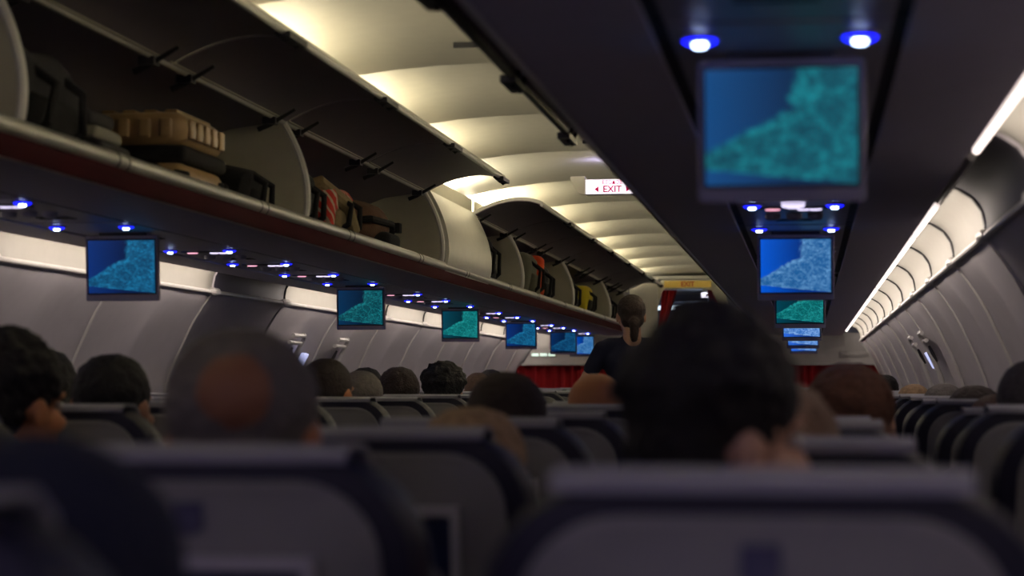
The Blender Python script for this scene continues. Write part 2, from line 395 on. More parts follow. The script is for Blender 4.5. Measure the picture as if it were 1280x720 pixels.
# ------------------------------------------------------------------ wall coves
COVEP = [(1.480, 1.570), (1.482, 1.60), (1.474, 1.64), (1.450, 1.676), (1.410, 1.702), (1.365, 1.716), (1.325, 1.720)]
def cove(s, y0, y1, lit, label):
    t = thing('wall_cove_light', label, 'wall light', (0, y0, 0), 0, 'wall cove lights')
    L = y1-y0
    P = [(s*x, z) for x, z in bez(COVEP, 3)]
    MB().sheet(P, .012, L-.012, .006*s).build('diffuser', M['cove'] if lit else M['coveshade'], t)
    MB().tube([(s*1.470, .05, 1.568), (s*1.470, L-.05, 1.568)], .0085, 10).build('ledge', M['trim'], t)
    MB().tube([(s*1.468, -.07, 1.569), (s*1.468, -.04, 1.569), (s*1.468, .04, 1.569), (s*1.468, .07, 1.569)], [.009, .017, .017, .009], 10).build('ledge_joint', M['trim'], t)
    MB().tube([(s*(x-.004), 0, z-.002) for x, z in COVEP], .008, 6).build('rib', M['dark'] if lit else M['wall'], t)
    MB().tube([(s*1.352, .06, 1.658), (s*1.352, L-.06, 1.658)], .009, 8).build('lamp_tube', M['tubew'] if lit else M['tubeoff'], t)
    if lit:
        ar = area('wall_cove_lamp', (s*1.338, y0+L/2, 1.620), (L*.9, .02), (0, 0, 0), 1.35, (1, .86, .74))
        ar.rotation_euler = Vector((s*.99, 0, .04)).to_track_quat('-Z', 'Y').to_euler()
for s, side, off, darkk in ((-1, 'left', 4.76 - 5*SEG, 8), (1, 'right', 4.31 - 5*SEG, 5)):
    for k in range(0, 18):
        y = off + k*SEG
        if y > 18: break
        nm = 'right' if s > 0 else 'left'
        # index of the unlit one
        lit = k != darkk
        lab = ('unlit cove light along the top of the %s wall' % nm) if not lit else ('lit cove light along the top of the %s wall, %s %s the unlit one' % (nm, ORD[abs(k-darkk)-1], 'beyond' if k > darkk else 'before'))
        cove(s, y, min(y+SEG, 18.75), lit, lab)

# ------------------------------------------------------------------ service panels over the seats
PITCH = .757
def reading_light(parent, x, y):
    f = MB().tube([(x, y, .004), (x, y, -.004)], .027, 18).build('reading_light', M['panel'], parent)
    MB().tube([(x, y, -.003), (x, y, -.0075)], [.0235, .0165], 18).build('light_halo', M['ledhalo'], f)
    MB().tube([(x, y, -.007), (x, y, -.0120)], [.0095, .0075], 16).build('light_lens', M['led'], f)
def make_psu(label, bay=False):
    t = thing('service_panel', label, 'service panel', (0, 0, 0), 0, 'overhead service panels')
    L = 1.03 if bay else .735
    MB().box(-.139, .139, .004, L-.004, 0, .012).build('panel', M['panel'], t, smooth=False, bevel=.002)
    for x in (-.150, .150): MB().box(x-.010, x+.010, 0, L, .006, .018).build('groove', M['groove'], t, smooth=False)
    for x in (-.101, .101): reading_light(t, x, .10)
    if not bay:
        g = MB().box(-.085, .085, .165, .215, -.004, .002).build('sign', M['dark'], t, smooth=False, bevel=.0015)
        # no smoking and seat belt pictograms
        c = MB().tube([(-.052+.017*math.cos(a*PI/8), .190+.012*math.sin(a*PI/8), -.005) for a in range(17)], .0018, 5)
        c.tube([(-.066, .182, -.005), (-.038, .198, -.005)], .0018, 5)
        c.build('no_smoking_symbol', M['glyphred'], g)
        MB().box(-.066, -.038, .1875, .1925, -.0055, -.004).build('cigarette_symbol', M['glyph'], g, smooth=False)
        b = MB().tube([(.012, .180, -.005), (.020, .192, -.005), (.034, .188, -.005)], .0035, 6).tube([(.044, .188, -.005), (.058, .192, -.005), (.068, .180, -.005)], .0035, 6)
        b.box(.034, .044, .184, .193, -.007, -.0045)
        b.build('seat_belt_symbol', M['glyph'], g)
    y = .40
    for x in (-.055, 0, .055):
        MB().tube([(x, y, .002), (x, y, -.012), (x, y, -.016)], [.021, .019, .010], 16).build('air_nozzle', M['panel'], t)
    for k in range(3): MB().box(-.05, .05, .54+.03*k, .548+.03*k, -.002, .002).build('speaker_slot', M['dark'], t, smooth=False)
    return t
FARP = [(6.50, 0), (7.24, 0), (7.99, 0), (8.73, 1), (9.78, 0), (10.56, 0), (11.34, 1), (12.42, 0), (13.22, 0), (13.98, 1), (15.02, 0), (15.76, 0), (16.50, 1), (17.55, 0)]
PL = [(1.7, 0), (2.44, 0), (3.2, 0), (3.96, 0), (4.71, 0), (5.47, 1)] + FARP
PR = [(.35, 0), (1.1, 0), (1.85, 0), (2.60, 1), (3.62, 0), (4.34, 0), (5.06, 0), (5.82, 1), (6.86, 0), (7.62, 0)] + FARP[3:]
proto = {}
for s, side, lst in ((-1, 'left', PL), (1, 'right', PR)):
    for n, (y, bay) in enumerate(lst):
        lab = '%s service panel with blue reading lights above the %s seats, counted from the viewer' % (ORD[n], side)
        loc = (s*.975, y-.10, 1.622)
        if bay not in proto: proto[bay] = t = make_psu(lab, bool(bay)); t.location = loc
        else: t = dup(proto[bay], loc, lab)
        if s > 0 and y == 5.06:
            MB().tube([(0, .055, .0), (0, .055, -.010), (0, .055, -.014)], [.030, .028, .012], 20).build('call_lamp', M['glyph'], t)
            MB().box(-.118, .118, -.004, .004, -.001, .006).build('panel_joint', M['dark'], t, smooth=False)

# ------------------------------------------------------------------ hanging screens
def monitor(x, y, scr, label):
    t = thing('hanging_screen', label, 'screen', (x, y, 1.617), 0, 'hanging screens')
    t.rotation_euler = (math.radians(5), 0, 0)
    MB().box(-.111, .111, 0, .020, -.196, -.004).build('housing', M['panel'], t, bevel=.006)
    MB().box(-.1005, .1005, -.003, .002, -.172, -.018).build('display', M['scr%d' % scr] if False else SCR[scr], t, smooth=False)
    MB().box(-.105, .105, -.0015, .001, -.1765, -.0135).build('bezel', M['dark'], t, smooth=False)
    MB().box(-.07, .07, .004, .03, -.03, .006).build('hinge', M['dark'], t, bevel=.003)
    return t
for y, sc, lab in ((2.72, 0, 'large near screen hanging over the right seats with a teal coast picture'), (5.95, 1, 'screen over the right seats with a bright blue picture, second from the viewer'),
                   (8.94, 2, 'small screen over the right seats with a green teal picture, third from the viewer'), (11.59, 3, 'small pale blue screen over the right seats, fourth from the viewer'),
                   (14.11, 3, 'tiny pale blue screen over the right seats, fifth from the viewer'), (16.61, 3, 'tiny pale blue screen over the right seats, farthest from the viewer')):
    monitor(.975, y, sc, lab)
for y, sc, lab in ((5.72, 4, 'leftmost hanging screen over the left seats with a deep blue coast picture'), (8.94, 5, 'second hanging screen over the left seats, dark teal picture'),
                   (11.59, 2, 'third hanging screen over the left seats, bright green teal picture'), (14.11, 4, 'fourth hanging screen over the left seats, blue picture'),
                   (16.61, 6, 'fifth hanging screen over the left seats, dim blue picture'), (18.0, 1, 'sixth hanging screen over the left seats, vivid blue picture by the bulkhead')):
    monitor(-.975, y, sc, lab)

# ------------------------------------------------------------------ signs in the ceiling
t = thing('exit_sign', 'lit white ceiling sign with magenta exit lettering and two arrows', 'exit sign', (.097, 9.6, CZ+.935))
MB().box(-.132, .132, 0, .05, -.038, .036).build('sign_box', M['trim'], t, bevel=.004)
MB().box(-.126, .126, -.003, .002, -.034, .032).build('sign_face', M['sign'], t, smooth=False)
text('greek_lettering', 'ΕΞΟΔΟΣ', .024, M['signtxt'], t, (0, -.004, .019))
text('lettering', 'EXIT', .044, M['signtxt'], t, (0, -.004, -.014))
for s in (-1, 1):
    MB().add([(s*.085, -.005, -.013), (s*.065, -.005, .002), (s*.065, -.005, -.028), (s*.085, -.003, -.013), (s*.065, -.003, .002), (s*.065, -.003, -.028)],
             [(0, 1, 2), (3, 5, 4), (0, 3, 4, 1), (1, 4, 5, 2), (2, 5, 3, 0)]).build('arrow', M['signtxt'], t, smooth=False)
hs = [(-.20, .036), (-.185, .0), (-.16, -.03), (-.132, -.038), (-.132, .05), (-.20, .05)]
MB().loft([[(x, 0, z) for x, z in hs], [(x, .10, z) for x, z in hs]]).build('sign_housing', M['ceiling'], t)
ar = area('exit_sign_glow', (.13, 9.585, CZ+.985), (.30, .02), (PI*.88, 0, 0), .35, (.55, .5, 1.0))

# ------------------------------------------------------------------ bulkhead, curtains, doorway and galley
YB = 18.8
def bulk(s, nm):
    pts = []
    x_in = .36
    zs = [1.35 + (1.645-1.35)*i/8 for i in range(9)]
    out = [(s*(circ_x(z)-.006), z) for z in zs]
    P = [(s*x_in, 1.35)] + out + [(s*.60, 1.66), (s*.62, 2.05), (s*x_in, 2.16)]
    return struct(MB().loft([[(x, YB, z) for x, z in P], [(x, YB+.05, z) for x, z in P]]).build(nm, M['trim']))
o = bulk(-1, 'wall_front'); o = bulk(1, 'wall_front_right')
struct(MB().box(-1.62, -.40, YB-.06, YB+.01, 1.352, 1.372).build('trim_%d' % tn, M['trim'], bevel=.003)); tn += 1
struct(MB().box(.40, 1.62, YB-.06, YB+.01, 1.352, 1.372).build('trim_%d' % tn, M['trim'], bevel=.003)); tn += 1
for s, side in ((-1, 'left'), (1, 'right')):
    t = thing('row_lamp', 'strip of three small greenish lamps on the %s bulkhead' % side, 'lamp', (s*1.42, YB, CZ+.270), 0, 'bulkhead strip lamps')
    MB().box(-.13, .13, -.012, 0, -.026, .026).build('lamp_plate', M['trim'], t, bevel=.004)
    for k in (-1, 0, 1): MB().box(k*.078-.03, k*.078+.03, -.018, -.010, -.010, .012).build('lamp_lens', M['greenlamp'] if s < 0 else M['trim'], t, bevel=.003)
def curtain(name, x0, x1, z0, z1, y, label, pinch=None, waves=None):
    n = max(24, int(abs(x1-x0)*90)); rows = 10; vs = []; fs = []
    for r in range(rows+1):
        v = r/rows; z = z1 + (z0-z1)*v
        for i in range(n+1):
            u = i/n
            xa, xb = x0, x1
            if pinch: xa = x0 + (pinch[0]-x0)*v**1.2; xb = x1 + (pinch[1]-x1)*v**1.2
            x = xa + (xb-xa)*u
            vs.append((x, y + .022*math.sin(u*abs(x1-x0)*75 + math.sin(u*13)*1.2), z))
    for r in range(rows):
        for i in range(n):
            q = r*(n+1)+i; fs.append((q, q+1, q+n+2, q+n+1))
    m = len(vs); vs += [(x, y_+.006, z) for x, y_, z in vs]
    fs += [tuple(i+m for i in f[::-1]) for f in fs]
    for i in range(n):
        fs.append((i, i+m, i+m+1, i+1)); q = rows*(n+1)+i; fs.append((q, q+1, q+m+1, q+m))
    for r in range(rows):
        q = r*(n+1); fs.append((q, q+n+1, q+m+n+1, q+m)); q = r*(n+1)+n; fs.append((q, q+m, q+m+n+1, q+n+1))
    return tag(MB().add(vs, fs).build(name, M['curtain']), label, 'curtain')
curtain('red_curtain', -1.72, -.40, .03, 1.350, YB+.03, 'wide pleated red curtain under the left bulkhead')
curtain('red_curtain', .40, 1.66, .03, 1.350, YB+.03, 'wide pleated red curtain under the right bulkhead')
# doorway frame of the aisle
YF = 19.15
fr = thing('door_frame', 'cream aisle doorway frame with a yellow header', 'doorway', (-.04, YF, 0))
outer = [(-.50, .0), (-.50, 1.60), (-.47, 1.78), (-.39, 2.05), (-.345, 2.125), (-.30, 2.155), (.19, 2.155), (.235, 2.125), (.28, 2.05), (.35, 1.78), (.38, 1.6), (.38, 0)]
inner = [(-.40, .0), (-.40, 1.60), (-.38, 1.78), (-.325, 1.97), (-.30, 2.05), (-.27, 2.072), (.13, 2.072), (.165, 2.05), (.20, 1.97), (.27, 1.78), (.29, 1.6), (.29, 0)]
mb = MB(); vs = []; fs = []
n = len(outer)
for y in (-.04, .05):
    vs += [(x, y, z) for x, z in outer] + [(x, y, z) for x, z in inner]
for i in range(n-1):
    fs += [(i, i+1, n+i+1, n+i), (2*n+i, 3*n+i, 3*n+i+1, 2*n+i+1), (i, 2*n+i, 2*n+i+1, i+1), (n+i, n+i+1, 3*n+i+1, 3*n+i)]
fs += [(0, n, 3*n, 2*n), (n-1, 3*n-1, 4*n-1, 2*n-1)]
mb.add(vs, fs).build('frame', M['ceiling'], fr)
hd = MB().box(-.28, .16, -.055, -.040, 2.082, 2.145).build('header_panel', M['yellow'], fr, bevel=.003)
text('lettering', 'EXIT', .062, M['redtxt'], fr, (-.06, -.058, 2.112))
curtain('red_curtain', -.345, -.205, 1.55, 2.06, YF+.02, 'red curtain tied back on the left of the aisle doorway', pinch=(-.40, -.37))
curtain('red_curtain', .075, .175, 1.60, 2.06, YF+.02, 'red curtain tied back on the right of the aisle doorway', pinch=(.20, .25))
struct(MB().box(-1.9, 1.9, 22.6, 22.7, 0, 2.3).build('wall_end', M['galley'], smooth=False))
struct(MB().box(-1.2, 1.2, YF+.1, 22.6, 2.17, 2.20).build('ceiling_galley', M['ceiling'], smooth=False))
gl = thing('galley_lamp', 'bluish white lamp panel glowing beyond the aisle doorway', 'lamp', (-.22, 21.2, 1.97))
MB().box(-.48, .26, -.02, .6, .0, .02).build('lamp_diffuser', M['bluelight'], gl, bevel=.004)
MB().box(-.52, .30, -.05, .65, .02, .06).build('lamp_housing', M['galley'], gl, bevel=.004)
MB().tube([(-.4, .3, .05), (-.4, .3, .20)], .012, 8).tube([(.2, .3, .05), (.2, .3, .20)], .012, 8).build('lamp_hanger', M['galley'], gl)
gs = thing('galley_sign', 'small lit white sign hanging beyond the aisle doorway', 'sign', (.015, 20.4, 2.06))
MB().box(-.055, .055, 0, .02, -.028, .028).build('sign_face', M['sign'], gs, bevel=.002)
MB().box(-.008, .008, -.003, 0, -.014, .014).build('sign_mark', M['dark'], gs, bevel=.002)
MB().box(-.04, .04, .002, .012, .028, .11).build('sign_bracket', M['trim'], gs, bevel=.002)
area('galley_light', (0, 20.8, 2.1), (.6, 1.6), (0, 0, 0), 5, (.85, .9, 1))

# ------------------------------------------------------------------ emergency exits in the walls
for s, side in ((-1, 'left'), (1, 'right')):
    for k, (yc, w) in enumerate(((9.95, 1), (10.95, 1))):
        t = thing('emergency_exit', 'overwing exit hatch in the %s wall, %s of two, raised pale outline and handle recess' % (side, 'nearer' if k == 0 else 'farther'), 'emergency exit', (0, yc, 0))
        dy = .30
        pts = [(s*(circ_x(z)-.034), dy, z) for z in [.75+.66*i/14 for i in range(15)]]
        zt = 1.425
        pts += [(s*(circ_x(zt)-.034), dy-.03, zt+.004), (s*(circ_x(zt)-.034), dy-.06, zt+.006)]
        MB().tube(pts, .012, 8).build('hatch_outline', M['trim'], t)
        b = MB()
        for i in range(2): 
            z = zt - .035*i
            b.tube([(s*(circ_x(z)-.034), dy-.02, z), (s*(circ_x(z)-.034), dy-.26, z)], [.011, .011], 8)
        b.build('handle_cover', M['trim'], t)
        MB().tube([(s*(circ_x(1.365)-.028), dy-.12, 1.365), (s*(circ_x(1.33)-.030), dy-.13, 1.33), (s*(circ_x(1.29)-.028), dy-.15, 1.29)], [.006, .009, .005], 8).build('handle', M['dark'], t)
    y = 10.42
    t = thing('wall_exit_sign', 'small lit bluish sign on the %s wall between the two exit hatches' % side, 'sign', (s*(circ_x(1.30)-.036), y, 1.30))
    n_ = Vector((-s*circ_x(1.30), 0, -(1.30-ZC))).normalized()
    sg = MB().box(-.010, .010, -.05, .05, -.045, .045).build('sign_face', M['walsign'], t, bevel=.004)
    sg.rotation_euler = (0, -s*.50, 0)
tag(MB().tube([(-circ_x(1.42)+.026, 6.0, 1.425), (-circ_x(1.405)+.026, 6.03, 1.41)], .006, 6).build('coat_hook', M['dark']), 'tiny dark hook on the left wall under the nearest cove light', 'hook')

# ------------------------------------------------------------------ seats
def outline(w, ztop, zbot, r, grow=0, n=7):
    hw = w/2+grow; top = ztop+grow; pts = []
    pts.append((-hw-.012, zbot-grow)); pts.append((-hw-.012, (ztop+zbot)/2))
    for i in range(n+1):
        a = PI - PI/2*i/n; pts.append((-hw+r+math.cos(a)*r, top-r+math.sin(a)*r))
    for i in range(n+1):
        a = PI/2 - PI/2*i/n; pts.append((hw-r+math.cos(a)*r, top-r+math.sin(a)*r))
    pts.append((hw+.012, (ztop+zbot)/2)); pts.append((hw+.012, zbot-grow))
    return pts
ZT = 1.135
def shear(y, z, k=.16): return y + (ZT-z)*k
def loft_out(spec, m, name, parent):
    mb = MB(); loops = []
    for (w, zt, zb, r, g, y) in spec: loops.append([(x, shear(y, z), z) for x, z in outline(w, zt, zb, r, g)])
    return mb.loft(loops).build(name, m, parent)
def make_seat(label):
    t = thing('passenger_seat', label, 'seat')
    W = .41
    loft_out([(W, ZT, .42, .10, -.018, -.002), (W, ZT, .42, .10, -.006, .004), (W, ZT, .42, .105, 0, .022), (W, ZT, .42, .105, 0, .070), (W, ZT, .42, .10, -.012, .095), (W, ZT, .42, .09, -.04, .102)], M['navy'], 'backrest', t)
    sh = loft_out([(W-.066, ZT-.026, .47, .075, 0, .004), (W-.066, ZT-.026, .47, .075, 0, -.006), (W-.066, ZT-.026, .47, .07, -.006, -.010)], M['shell'], 'back_shell', t)
    # pale cloth laid over the top edge
    mb = MB(); zc = ZT
    pr = [(-.007, -.006), (-.008, -.001), (.004, .004), (.03, .006), (.07, .005), (.100, -.012), (.110, -.10), (.114, -.22)]
    loops = []
    for x in (-.145, .145): loops.append([(x, y, ZT+z) for y, z in pr] + [(x, y*1.0-(.004 if i > 4 else 0), ZT+z-.004) for i, (y, z) in list(enumerate(pr))[::-1]])
    mb.loft(loops).build('headrest_cover', M['cover'], t)
    MB().add([(-.014, shear(-.0125, ZT-.045), ZT-.045), (.014, shear(-.0125, ZT-.045), ZT-.045), (.014, shear(-.0125, ZT-.070), ZT-.070), (.0, shear(-.0125, ZT-.076), ZT-.076), (-.014, shear(-.0125, ZT-.070), ZT-.070)],
             [(0, 1, 2, 3, 4)]).box(-.012, .012, shear(-.0122, ZT-.058)-.001, shear(-.0122, ZT-.058)+.006, ZT-.070, ZT-.048).build('emblem', M['emblem'], sh, smooth=False)
    z1, z0 = ZT-.093, ZT-.28
    def bx(x0, x1, za, zb, d0, d1):
        return [(x0, shear(d0, za), za), (x1, shear(d0, za), za), (x1, shear(d0, zb), zb), (x0, shear(d0, zb), zb), (x0, shear(d1, za), za), (x1, shear(d1, za), za), (x1, shear(d1, zb), zb), (x0, shear(d1, zb), zb)], [(0,3,2,1),(4,5,6,7),(0,1,5,4),(1,2,6,5),(2,3,7,6),(3,0,4,7)]
    pk = MB()
    for b in ((-.115, .115, z1, z1-.012), (-.115, .115, z0+.012, z0), (-.115, -.105, z1-.012, z0+.012), (.105, .115, z1-.012, z0+.012)): pk.add(*bx(*b, -.030, -.008))
    p = pk.build('literature_pocket', M['pocket'], t, smooth=False)
    MB().add(*bx(-.104, .104, z1-.016, z0+.014, -.022, -.009)).build('magazine', M['mag'], p, smooth=False)
    tb = MB().add(*bx(-.165, .165, z0-.02, z0-.26, -.028, -.008)).build('tray_table', M['shell'], t, smooth=False, bevel=.004)
    MB().add(*bx(-.02, .02, z0-.010, z0-.035, -.036, -.026)).build('tray_latch', M['dark'], tb, smooth=False)
    cu = MB(); loops = []
    for y, z0_, z1_, w in ((.10, .36, .455, .20), (.13, .34, .465, .215), (.45, .34, .475, .22), (.53, .36, .465, .22), (.55, .40, .44, .21)):
        loops.append([(-w, y, z0_), (-w-.0, y, z1_-.02), (-w+.03, y, z1_), (w-.03, y, z1_), (w, y, z1_-.02), (w, y, z0_)])
    cu.loft(loops).build('seat_cushion', M['navy'], t)
    for s in (-1, 1):
        MB().box(s*.238-.016, s*.238+.016, .12, .46, .63, .655).build('armrest', M['dark'], t, bevel=.006)
        MB().tube([(s*.238, .13, .63), (s*.238, .13, .45)], .012, 6).build('armrest_post', M['dark'], t)
        MB().tube([(s*.17, .16, .36), (s*.17, .12, 0)], .016, 6).tube([(s*.17, .46, .36), (s*.17, .50, 0)], .016, 6).build('leg', M['metal'], t)
    return t
OCC = {}
COLX = {('left', 'window'): -1.49, ('left', 'middle'): -.975, ('left', 'aisle'): -.46, ('right', 'aisle'): .46, ('right', 'middle'): .975, ('right', 'window'): 1.49}
seat0 = None
rnd = random.Random(3)
for (side, col), x in COLX.items():
    for k in range(-1, 22):
        if k == -1 and (side, col) != ('right', 'aisle'): continue
        if side == 'left' and k < 0: continue
        y = 1.6 + PITCH*k
        dz = -.012
        if side == 'right' and col == 'middle' and k < 5: y += (-.18, -.15, .02, -.1, -.05)[k]; dz = (-.020, -.018, -.015, -.02, -.01)[k]
        elif side == 'right' and col == 'aisle': y += .17 if k >= 0 else .12; dz = (-.015 if k < 4 else -.008)
        elif side == 'right' and col == 'window': y += rnd.choice((-.05, .02, .08)); dz = rnd.choice((-.012, -.004, .0))
        else:
            y += rnd.choice((-.03, .02, .06)); dz = rnd.choice((-.004, 0, .006))
        lab = 'navy %s seat with grey back in the %s block, %s row from the viewer' % (col, side, ORD[k+1])
        if seat0 is None: seat0 = make_seat(lab); seat0['group'] = 'passenger seats'; seat0.location = (x, y, dz)
        else: dup(seat0, (x, y, dz), lab)

# ------------------------------------------------------------------ people
def capsule(mb, p1, r1, p2, r2, n=12):
    p1, p2 = Vector(p1), Vector(p2); d = (p2-p1)
    if d.length < 1e-5: d = Vector((0, 0, 1e-4))
    u = d.normalized(); a = u.orthogonal().normalized(); b = u.cross(a); loops = []
    st = [(p1, r1, -math.cos(t), math.sin(t)) for t in (.15, .5, .9, 1.3)] + [(p2, r2, math.cos(t), math.sin(t)) for t in (1.3, .9, .5, .15)]
    for c, r, al, rr in st: loops.append([c + u*al*r + (a*math.cos(q*2*PI/n)+b*math.sin(q*2*PI/n))*rr*r for q in range(n)])
    mb.loft(loops)
def ell(mb, c, r, nu=20, nv=12):
    loops = []
    for j in range(1, nv):
        t = PI*j/nv; loops.append([(c[0]+r[0]*math.sin(t)*math.cos(q*2*PI/nu), c[1]+r[1]*math.sin(t)*math.sin(q*2*PI/nu), c[2]+r[2]*math.cos(t)) for q in range(nu)])
    mb.loft(loops)
def remesh(name, mb, vox, smooth=4, disp=None):
    me = bpy.data.meshes.new(name); me.from_pydata(mb.v, [], mb.f)
    bm = bmesh.new(); bm.from_mesh(me); bmesh.ops.recalc_face_normals(bm, faces=bm.faces[:]); bm.to_mesh(me); bm.free()
    o = bpy.data.objects.new(name, me); COL.objects.link(o)
    r = o.modifiers.new('r', 'REMESH'); r.mode = 'VOXEL'; r.voxel_size = vox
    if smooth: sm = o.modifiers.new('s', 'SMOOTH'); sm.iterations = smooth; sm.factor = .5
    bpy.context.view_layer.update()
    out = bpy.data.meshes.new_from_object(o.evaluated_get(bpy.context.evaluated_depsgraph_get())); bpy.data.objects.remove(o); out.name = name
    if disp:
        amp, sc = disp; ns = [v.normal.copy() for v in out.vertices]
        for v, n_ in zip(out.vertices, ns):
            v.co += n_*amp*(noise.noise(v.co*sc) + .5*noise.noise(v.co*sc*2.3))
    for p in out.polygons: p.use_smooth = True
    out.materials.append(None)
    return out
def head_parts(mb, c, bald=False):
    def e(x, y, z, rx, ry, rz): ell(mb, (c[0]+x, c[1]+y, c[2]+z), (rx, ry, rz))
    def k(a, r1, b, r2): capsule(mb, (c[0]+a[0], c[1]+a[1], c[2]+a[2]), r1, (c[0]+b[0], c[1]+b[1], c[2]+b[2]), r2)
    e(0, -.012, .030, .075, .094, .084); e(0, .020, -.045, .057, .066, .068); e(0, .062, -.092, .026, .026, .022)
    k((0, .086, .005), .007, (0, .104, -.030), .012)
    for s in (-1, 1):
        e(s*.010, .094, -.033, .010, .010, .008); e(s*.077, -.008, -.012, .010, .019, .031); e(s*.032, .070, .022, .022, .016, .008); e(s*.045, .050, -.03, .02, .03, .02)
    e(0, .086, -.062, .022, .010, .006); e(0, .084, -.071, .018, .010, .006)
    k((0, -.028, -.04), .052, (0, -.045, -.16), .057)
def hand(mb, w, d, s, curl=.5):
    """palm, four bent fingers and a thumb; w wrist, d direction"""
    w = Vector(w); d = Vector(d).normalized(); up = Vector((0, 0, 1)); side = d.cross(up).normalized(); nrm = side.cross(d).normalized()
    for q in (-.024, -.008, .008, .024): capsule(mb, w + side*q*.6, .013, w + d*.075 + side*q, .012, 8)
    for q, L in ((-.030, .062), (-.010, .075), (.010, .070), (.030, .056)):
        a = w + d*.08 + side*q; b = a + (d*.8 - nrm*curl*.6).normalized()*L*.45; c_ = b + (d*.5 - nrm*curl*1.3).normalized()*L*.55
        capsule(mb, a, .0095, b, .009, 8); capsule(mb, b, .009, c_, .0078, 8)
    a = w + d*.02 - side*s*.02; b = a + (d*.5 - side*s*.9).normalized()*.04; c_ = b + (d*.9 - side*s*.3).normalized()*.032
    capsule(mb, a, .012, b, .0105, 8); capsule(mb, b, .0105, c_, .009, 8)
HC = (0, -.02, .680)
def seated(skin=False, grow=0, top=True, bottom=False):
    mb = MB(); g = grow
    if skin: head_parts(mb, HC)
    if top:
        ell(mb, (0, -.0, .12), (.155+g, .115+g, .12+g)); ell(mb, (0, -.02, .28), (.145+g, .10+g, .16+g)); ell(mb, (0, -.03, .43), (.162+g, .105+g, .14+g))
        capsule(mb, (-.135, -.035, .51), .052+g, (.135, -.035, .51), .052+g); capsule(mb, (0, -.045, .50), .07+g, (0, -.045, .535), .055+g)
        for s in (-1, 1):
            capsule(mb, (s*.175, -.03, .495), .048+g, (s*.205, .04, .26), .038+g); capsule(mb, (s*.205, .04, .26), .038+g, (s*.135, .25, .185), .027+g)
            if skin: hand(mb, (s*.135, .25, .185), (-s*.25, .9, -.12), s)
    if bottom or skin:
        ell(mb, (0, .0, .10), (.165+g, .12+g, .10+g))
        for s in (-1, 1):
            capsule(mb, (s*.085, .02, .085), .080+g, (s*.10, .43, .09), .058+g); capsule(mb, (s*.10, .43, .09), .056+g, (s*.10, .42, -.36), .040+g)
            if skin: capsule(mb, (s*.10, .42, -.38), .036, (s*.10, .54, -.415), .028)
    return mb
ME = {}
ME['body'] = remesh('body', seated(skin=True), .0075, 3)
ME['shirt'] = remesh('shirt', seated(grow=.010), .012, 3)
ME['pants'] = remesh('trousers', seated(grow=.010, top=False, bottom=True), .012, 3)
mb = MB()
for s in (-1, 1): capsule(mb, (s*.10, .40, -.415), .040, (s*.10, .56, -.425), .034)
ME['shoes'] = remesh('shoes', mb, .012, 2)
mb = MB()
for s in (-1, 1): ell(mb, (HC[0]+s*.030, HC[1]+.075, HC[2]+.002), (.012, .010, .008))
ME['eyes'] = remesh('eyes', mb, .004, 1)
def hairmesh(kind):
    mb = MB(); cx, cy, cz = HC
    def e(x, y, z, a, b, c): ell(mb, (cx+x, cy+y, cz+z), (a, b, c))
    if kind == 'short': e(0, -.020, .038, .083, .097, .086); e(0, -.052, -.02, .070, .058, .062); disp = (.004, 40)
    if kind == 'crop': e(0, -.018, .034, .0795, .095, .085); e(0, -.052, -.025, .066, .055, .058); disp = (.0015, 60)
    if kind == 'curly':
        e(0, -.018, .052, .092, .104, .086); e(0, -.055, .0, .074, .060, .062)
        r_ = random.Random(5)
        for _ in range(46):
            a, b = r_.uniform(0, 2*PI), r_.uniform(.05, .62)*PI/1.2
            e(.086*math.sin(b)*math.cos(a), -.018+.096*math.sin(b)*math.sin(a)*(1 if math.sin(a) < .3 else .7), .055+.080*math.cos(b), .018, .018, .018)
        disp = (.006, 60)
    if kind == 'ring': e(0, -.018, .036, .083, .099, .085); e(0, -.055, -.03, .068, .055, .055); disp = (.003, 45)
    if kind == 'big':
        e(0, -.022, .036, .086, .104, .090); e(0, -.040, -.05, .086, .078, .09)
        for s in (-1, 1): capsule(mb, (cx+s*.055, cy-.04, cz-.02), .042, (cx+s*.062, cy-.045, cz-.17), .030)
        disp = (.007, 28)
    if kind == 'long':
        e(0, -.020, .038, .088, .100, .088); e(0, -.050, -.05, .085, .070, .09)
        for q in (-.055, 0, .055): capsule(mb, (cx+q, cy-.05, cz-.04), .045, (cx+q*1.2, cy-.075, cz-.20), .030)
        disp = (.005, 35)
    if kind == 'tail':
        e(0, -.020, .036, .082, .096, .086); e(0, -.052, -.02, .068, .055, .06); e(0, -.110, -.040, .032, .030, .032)
        capsule(mb, (cx, cy-.118, cz-.05), .032, (cx, cy-.115, cz-.13), .022); disp = (.003, 50)
    if kind == 'bun': e(0, -.020, .036, .082, .096, .086); e(.01, -.10, .02, .045, .042, .042); e(0, -.055, -.02, .068, .055, .06); disp = (.004, 45)
    if kind == 'hood': e(0, -.025, .030, .098, .112, .105); e(0, -.045, -.07, .094, .085, .10); capsule(mb, (cx-.05, cy-.04, cz-.13), .07, (cx+.05, cy-.04, cz-.13), .07); disp = (.004, 14)
    return remesh(kind+'_hair', mb, .006, 2, disp)
for k in ('short', 'crop', 'curly', 'ring', 'big', 'long', 'tail', 'bun', 'hood'): ME[k] = hairmesh(k)
mb = MB(); ell(mb, (HC[0]+.010, HC[1]-.078, HC[2]+.045), (.046, .046, .048)); ME['crown'] = remesh('bare_crown', mb, .006, 1, (.001, 20))
def part(name, me, m, parent):
    o = bpy.data.objects.new(name, me); COL.objects.link(o); o.parent = parent
    o.material_slots[0].link = 'OBJECT'; o.material_slots[0].material = m
    return o
